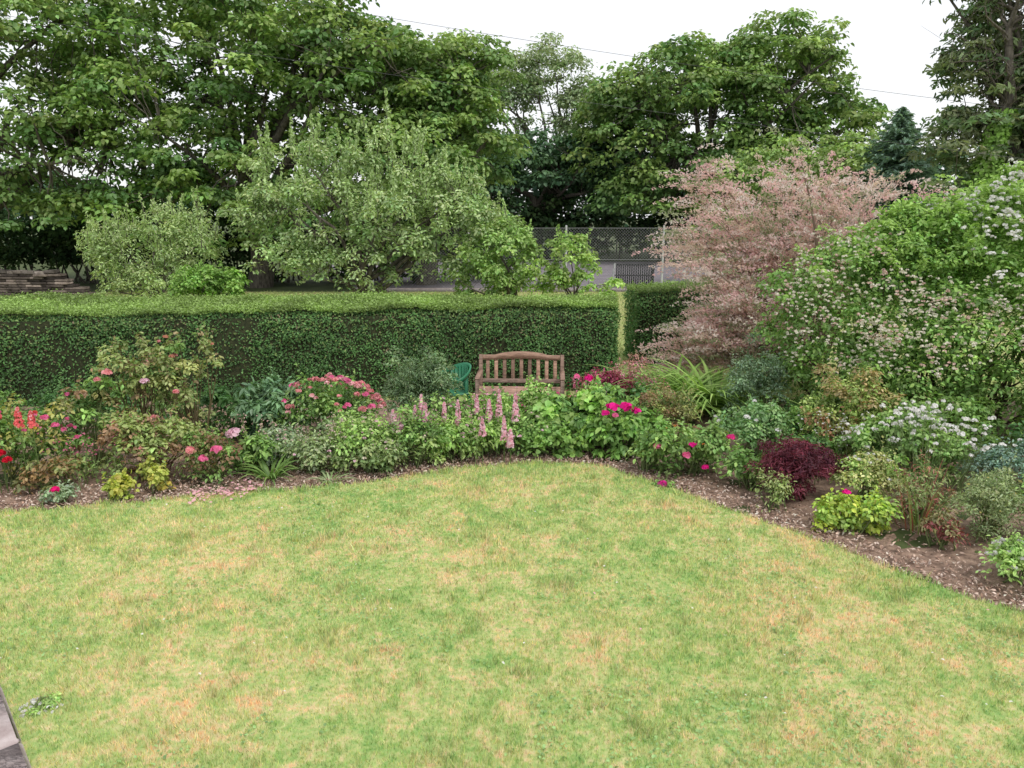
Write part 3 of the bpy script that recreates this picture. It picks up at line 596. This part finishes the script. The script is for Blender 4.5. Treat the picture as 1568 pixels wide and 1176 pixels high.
plant('spiraea_shrub',3.95,8.45,.58,.45,1.08,5800,.042,[(.18,.25,.07),(.23,.29,.095),(.14,.2,.06)],tip=(.25,.20,.10),cr=.12)
plant('pieris_shrub',3.65,8.1,.3,.25,.62,1100,.05,[(.20,.11,.06),(.18,.19,.07)])
plant('dwarf_purple_maple',2.90,7.15,.49,.4,.63,7200,.05,[(.09,.02,.032),(.13,.03,.048),(.065,.016,.028)],ratio=.22,up=.5,cr=.1,stemc=(.06,.02,.02),shootn=.2)
plant('phlox_plant',4.15,7.5,.65,.4,.76,4400,.055,[(.13,.22,.07),(.18,.27,.09)],cr=.12,fl=[(.028,WHT,18)])
mb=MB()
for i in range(90):
    x=4.15+rng.normal()*.30; y=7.25+rng.normal()*.15; z=.84+rng.normal()*.12-.25*abs(x-4.1)
    if z>1.02: continue
    petals(mb,(x,y,z),.036*rng.uniform(.7,1.25),WHT,10); tube(mb,[(4.15+(x-4.15)*.4,y,.1),(x,y,z)],[.003,.002],3,(.16,.22,.09),1)
for i in range(18):
    x=4.6+rng.normal()*.16; z=.68+rng.normal()*.09; petals(mb,(x,7.0,z),.034*rng.uniform(.7,1.2),WHT,10); tube(mb,[(4.5,7.1,.05),(x,7.,z)],[.003,.002],3,(.16,.22,.09),1)
mb.build('white_phlox_flowers',[LEAF,STEM,PETAL])
plant('variegated_euonymus_shrub',3.5,6.95,.34,.27,.50,2300,.036,[(.27,.30,.12),(.18,.26,.075),(.33,.33,.15)],fl=[(.02,WHT,22)])
plant('golden_euonymus_shrub',2.98,6.4,.22,.2,.29,1100,.045,LIME,ratio=.7)
plant('golden_euonymus_shrub',3.24,6.32,.26,.2,.32,1300,.045,LIME,ratio=.7,flowers=[(3.0,6.3,.38,.04,MAG)])
plant('fern_plant',2.55,6.85,.14,.12,.34,500,.04,[(.18,.25,.08),(.22,.26,.11)],ratio=.4)
straps('red_stem_grass',3.72,6.35,80,.52,.010,[(.22,.07,.06),(.18,.22,.08),(.14,.2,.06),(.2,.12,.08)],r0=.2,arch=.3,erect=1.0)
plant('penstemon_plant',3.8,6.5,.32,.25,.46,1500,.04,[(.15,.2,.08),(.19,.22,.1),(.2,.09,.07)],ratio=.3)
plant('bronze_sedum_plant',3.75,6.0,.2,.14,.28,600,.045,[(.17,.06,.055),(.15,.14,.07)],ratio=.4)
plant('curry_plant',4.25,6.15,.48,.38,.54,5000,.034,[(.19,.24,.12),(.25,.29,.16),(.15,.19,.09)],ratio=.35,cr=.1,up=.5,spread=.6,fl=[(.015,(.6,.55,.2),12)])
plant('blue_rue_shrub',5.05,7.05,.4,.3,.60,2800,.04,[(.12,.19,.155),(.15,.22,.18)],ratio=.5)
plant('white_dianthus_plant',3.93,5.35,.25,.2,.33,1700,.036,G2,fl=[(.022,WHT,40)])
plant('white_dianthus_plant',4.1,5.0,.2,.18,.25,1000,.036,G2,fl=[(.022,WHT,20)])
plant('cistus_shrub',4.9,5.9,.5,.4,.6,2600,.04,G1)
plant('cistus_shrub',5.2,5.1,.5,.4,.5,2200,.04,G1)
plant('hypericum_shrub',4.75,7.9,.55,.45,.85,3000,.05,G1)
plant('hypericum_shrub',5.9,7.2,.7,.6,1.0,3600,.055,GD)
plant('epimedium_plant',3.2,7.8,.35,.25,.42,1500,.055,GD+G1)
plant('epimedium_plant',2.5,7.45,.25,.2,.35,900,.05,G1)
plant('fuchsia_shrub',-6.3,8.2,.8,.6,.9,3200,.055,G1,fl=[(.03,PINK,8)])
plant('fuchsia_shrub',-5.5,9.0,.7,.5,.7,2200,.055,GD)
plant('fuchsia_shrub',-7.4,7.4,.8,.6,.8,2800,.055,G1)
for x,y,s in((-2.4,9.7,.6),(-.2,9.5,.35),(-4.9,9.6,.7),(3.3,8.9,.5),(4.2,9.3,.6),(1.9,9.9,.45)):
    plant('ferny_groundcover_plant',x,y,s,.35,.5,1600,.06,GD+G1)

# large climber thicket on the right
CL=[(.14,.235,.07),(.19,.295,.085),(.11,.19,.055)]
mb=MB(); ells=[(4.75,10.0,1.25,1.35,1.2,1.35),(5.9,9.9,1.5,1.4,1.3,1.5),(7.2,9.4,1.6,1.6,1.4,1.8),(9.3,9.0,1.7,1.8,1.6,1.9),(5.6,9.2,.8,1.5,1.0,1.1),(7.2,8.4,.8,1.4,1.0,1.3),(4.2,10.0,.7,.75,.8,1.0),(6.5,9.8,2.5,.8,.7,.8),(5.3,10,2.1,.6,.7,.8),(4.9,9.0,.5,1.0,.6,.7)]
C=ellsample(ells,1650,.62,.6); C=C[C[:,2]>.05]; k=len(C)
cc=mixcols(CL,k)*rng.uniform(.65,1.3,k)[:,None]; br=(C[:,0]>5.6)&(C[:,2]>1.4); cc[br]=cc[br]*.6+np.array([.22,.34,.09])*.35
clumpfoliage(mb,C,.24*rng.uniform(.6,1.3,k),60,.060,.6,cc,.85)
for i in range(90):
    j=rng.integers(k); c=C[j]; b=np.array([c[0]*.6+6*.4,9.9,0]); tube(mb,[b,(b+c)/2+np.array([0,.3,0]),c],[.02,.012,.004],4,(.12,.09,.07),1)
e=np.array(ells); m=0
while m<1500:
    q=e[rng.integers(0,len(e))]; d=unit(rnd(1))[0]; d[1]=-abs(d[1]); d[2]=abs(d[2])*.9
    P=q[:3]+d*q[3:6]*rng.uniform(1.06,1.22)
    inside=np.any((((P-e[:,:3])/e[:,3:6])**2).sum(1)<.9)
    if inside: continue
    m+=1
    if P[2]>1.0 and P[0]<6.0 and vn(np.array([P[0]]),np.array([P[2]]),1.8,21)[0]>.40:
        cl=(.80,.76,.66) if rng.random()<.8 else (.74,.56,.50)
        for t in range(rng.integers(2,5)): petals(mb,P+rnd(1)[0]*.05,.028,cl,8)
    elif P[2]>1.3 and P[0]>5.4 and rng.random()<.5:
        for t in range(rng.integers(1,4)): petals(mb,P+rnd(1)[0]*.06,.038,WHT,10)
for i in range(300):
    q=e[rng.integers(0,4)] if i%3 else e[rng.integers(7,9)]; d=unit(rnd(1))[0]; d[2]=abs(d[2])+.6; d=d/np.linalg.norm(d); a=q[:3]+d*q[3:6]*.9
    L=rng.uniform(.25,.6); s=np.linspace(0,1,14)[:,None]; en=np.array([rng.normal()*.6,-.4,.9]); P=a+en*L*s; P[:,2]-=(s[:,0]**2)*L*.5
    tube(mb,P[::3],[.006,.005,.004,.003,.002],3,(.14,.2,.07),1); P=np.repeat(P,3,0)+rnd(42)*.025
    leaves(mb,P,rnd(42)*.5+np.array([0,-.2,.8]),.065,.5,np.array([.20,.30,.085])*rng.uniform(.7,1.2,(42,1)),0)
mb.build('climbing_honeysuckle_thicket',[LEAF,STEM,PETAL])

# tamarisk: leans left over the hedge end
mb=MB(); base=np.array([5.1,12.4,0]); tips=[]
for i in range(66):
    e=np.array([rng.uniform(2.9,6.2),12.3+rng.normal()*.5,0]); e[2]=3.75-.32*abs(e[0]-4.4)**1.5-rng.uniform(0,.9)
    if i<36: e[0]=rng.uniform(2.45,4.2); e[2]=rng.uniform(.6,2.7)-(4.2-e[0])*.12; e[1]=11.8+rng.normal()*.35
    m=(base+e)/2+np.array([.3,0,.4])+rnd(1)[0]*.14; s=np.linspace(0,1,10)[:,None]; q=base*(1-s)**2+2*m*s*(1-s)+e*s**2
    tube(mb,q,np.linspace(.045,.006,10),6,(.30,.22,.18),1); tips+=[q[j] for j in range(4,10)]
tips=np.array(tips)
pc=[(.90,.68,.63),(.90,.79,.74),(.80,.66,.54),(.42,.47,.28),(.90,.62,.62)]
for i in range(3100):
    a=tips[rng.integers(len(tips))]+rnd(1)[0]*.15; L=rng.uniform(.22,.52); dr=unit(np.array([[(a[0]-5.2)*.55+rng.normal()*.35,-.25+rng.normal()*.35,.65]]))[0]
    n=30; s=rng.random(n); P=a+dr*(L*s)[:,None]; P[:,2]-=s**2*L*.45; P[:,0]+=np.sign(dr[0])*s**2*L*.3; P+=rnd(n)*(.032*(1-s*.5))[:,None]
    leaves(mb,P,rnd(n)+np.array([0,0,.6]),.050,.45,np.array(pc[rng.choice(5,p=[.29,.25,.14,.17,.15])])*rng.uniform(.8,1.1,(n,1))*rng.uniform(.88,1.05),2,T=np.tile(dr,(n,1)))
mb.build('tamarisk_shrub',[LEAF,STEM,PLUME])

# small things
mb=MB()
for i in range(170):
    x=rng.uniform(-3.3,-2.6) if i<90 else rng.uniform(-5,4); y=edge_y(x)+rng.normal()*.12 if i<90 else rng.uniform(3.5,7)
    if i>=90 and y>edge_y(x): continue
    leaves(mb,np.array([[x,y,.062]]),np.array([[0,0,1.]])+rnd(1)*.2,.045 if i<90 else .02,.8,np.array([[.85,.5,.55]]) if i<100 else np.array([[.85,.83,.8]]),0,gain=1)
mb.build('fallen_petals',[PETAL])
mb=MB(); ca,sa=math.cos(math.radians(-48)),math.sin(math.radians(-48)); RT=[[ca,-sa,0],[sa,ca,0],[0,0,1]]
for o,l in((-.62,.58),(0,.64),(.68,.7)):
    box(mb,(-3.02+ca*o,3.48+sa*o,.055),(l,.56,.09),(1,1,1),0,bev=.018,rot=RT)
mb.build('paving_edge_stones',[PAVE])
plant('white_alyssum_plant',-2.72,3.78,.12,.1,.05,160,.018,G2,fl=[(.013,WHT,34)],shootn=0)

# ------------------------------------------------------------------ light, sky, camera
w=bpy.data.worlds.new('World'); S.world=w; w.use_nodes=True; nt=w.node_tree; bg=nt.nodes['Background']
sk=nt.nodes.new('ShaderNodeTexSky'); sk.sky_type='NISHITA'; sk.sun_disc=False; sk.sun_elevation=math.radians(58); sk.sun_rotation=math.radians(140); sk.dust_density=3; sk.air_density=1
mx=nt.nodes.new('ShaderNodeMix'); mx.data_type='RGBA'; mx.inputs[0].default_value=.8
nt.links.new(sk.outputs[0],mx.inputs[6]); mx.inputs[7].default_value=(9.2,9.2,9.3,1)
nt.links.new(mx.outputs[2],bg.inputs[0]); bg.inputs[1].default_value=.135
sl=bpy.data.lights.new('sun','SUN'); sl.energy=1.5; sl.angle=math.radians(14); sl.color=(1,.96,.9); so=bpy.data.objects.new('sun',sl); S.collection.objects.link(so)
el,rt=math.radians(58),math.radians(140); dv=Vector((math.sin(rt)*math.cos(el),math.cos(rt)*math.cos(el),math.sin(el))); so.rotation_euler=dv.to_track_quat('Z','Y').to_euler()
cam=bpy.data.cameras.new('camera'); co=bpy.data.objects.new('camera',cam); S.collection.objects.link(co); S.camera=co
co.location=(0,0,2.8); co.rotation_euler=(math.radians(90-12.75),0,0); cam.sensor_width=36; cam.lens=36*1140/1568; cam.clip_end=1500
S.view_settings.view_transform='Standard'; S.view_settings.look='None'; S.view_settings.exposure=0
print('done')
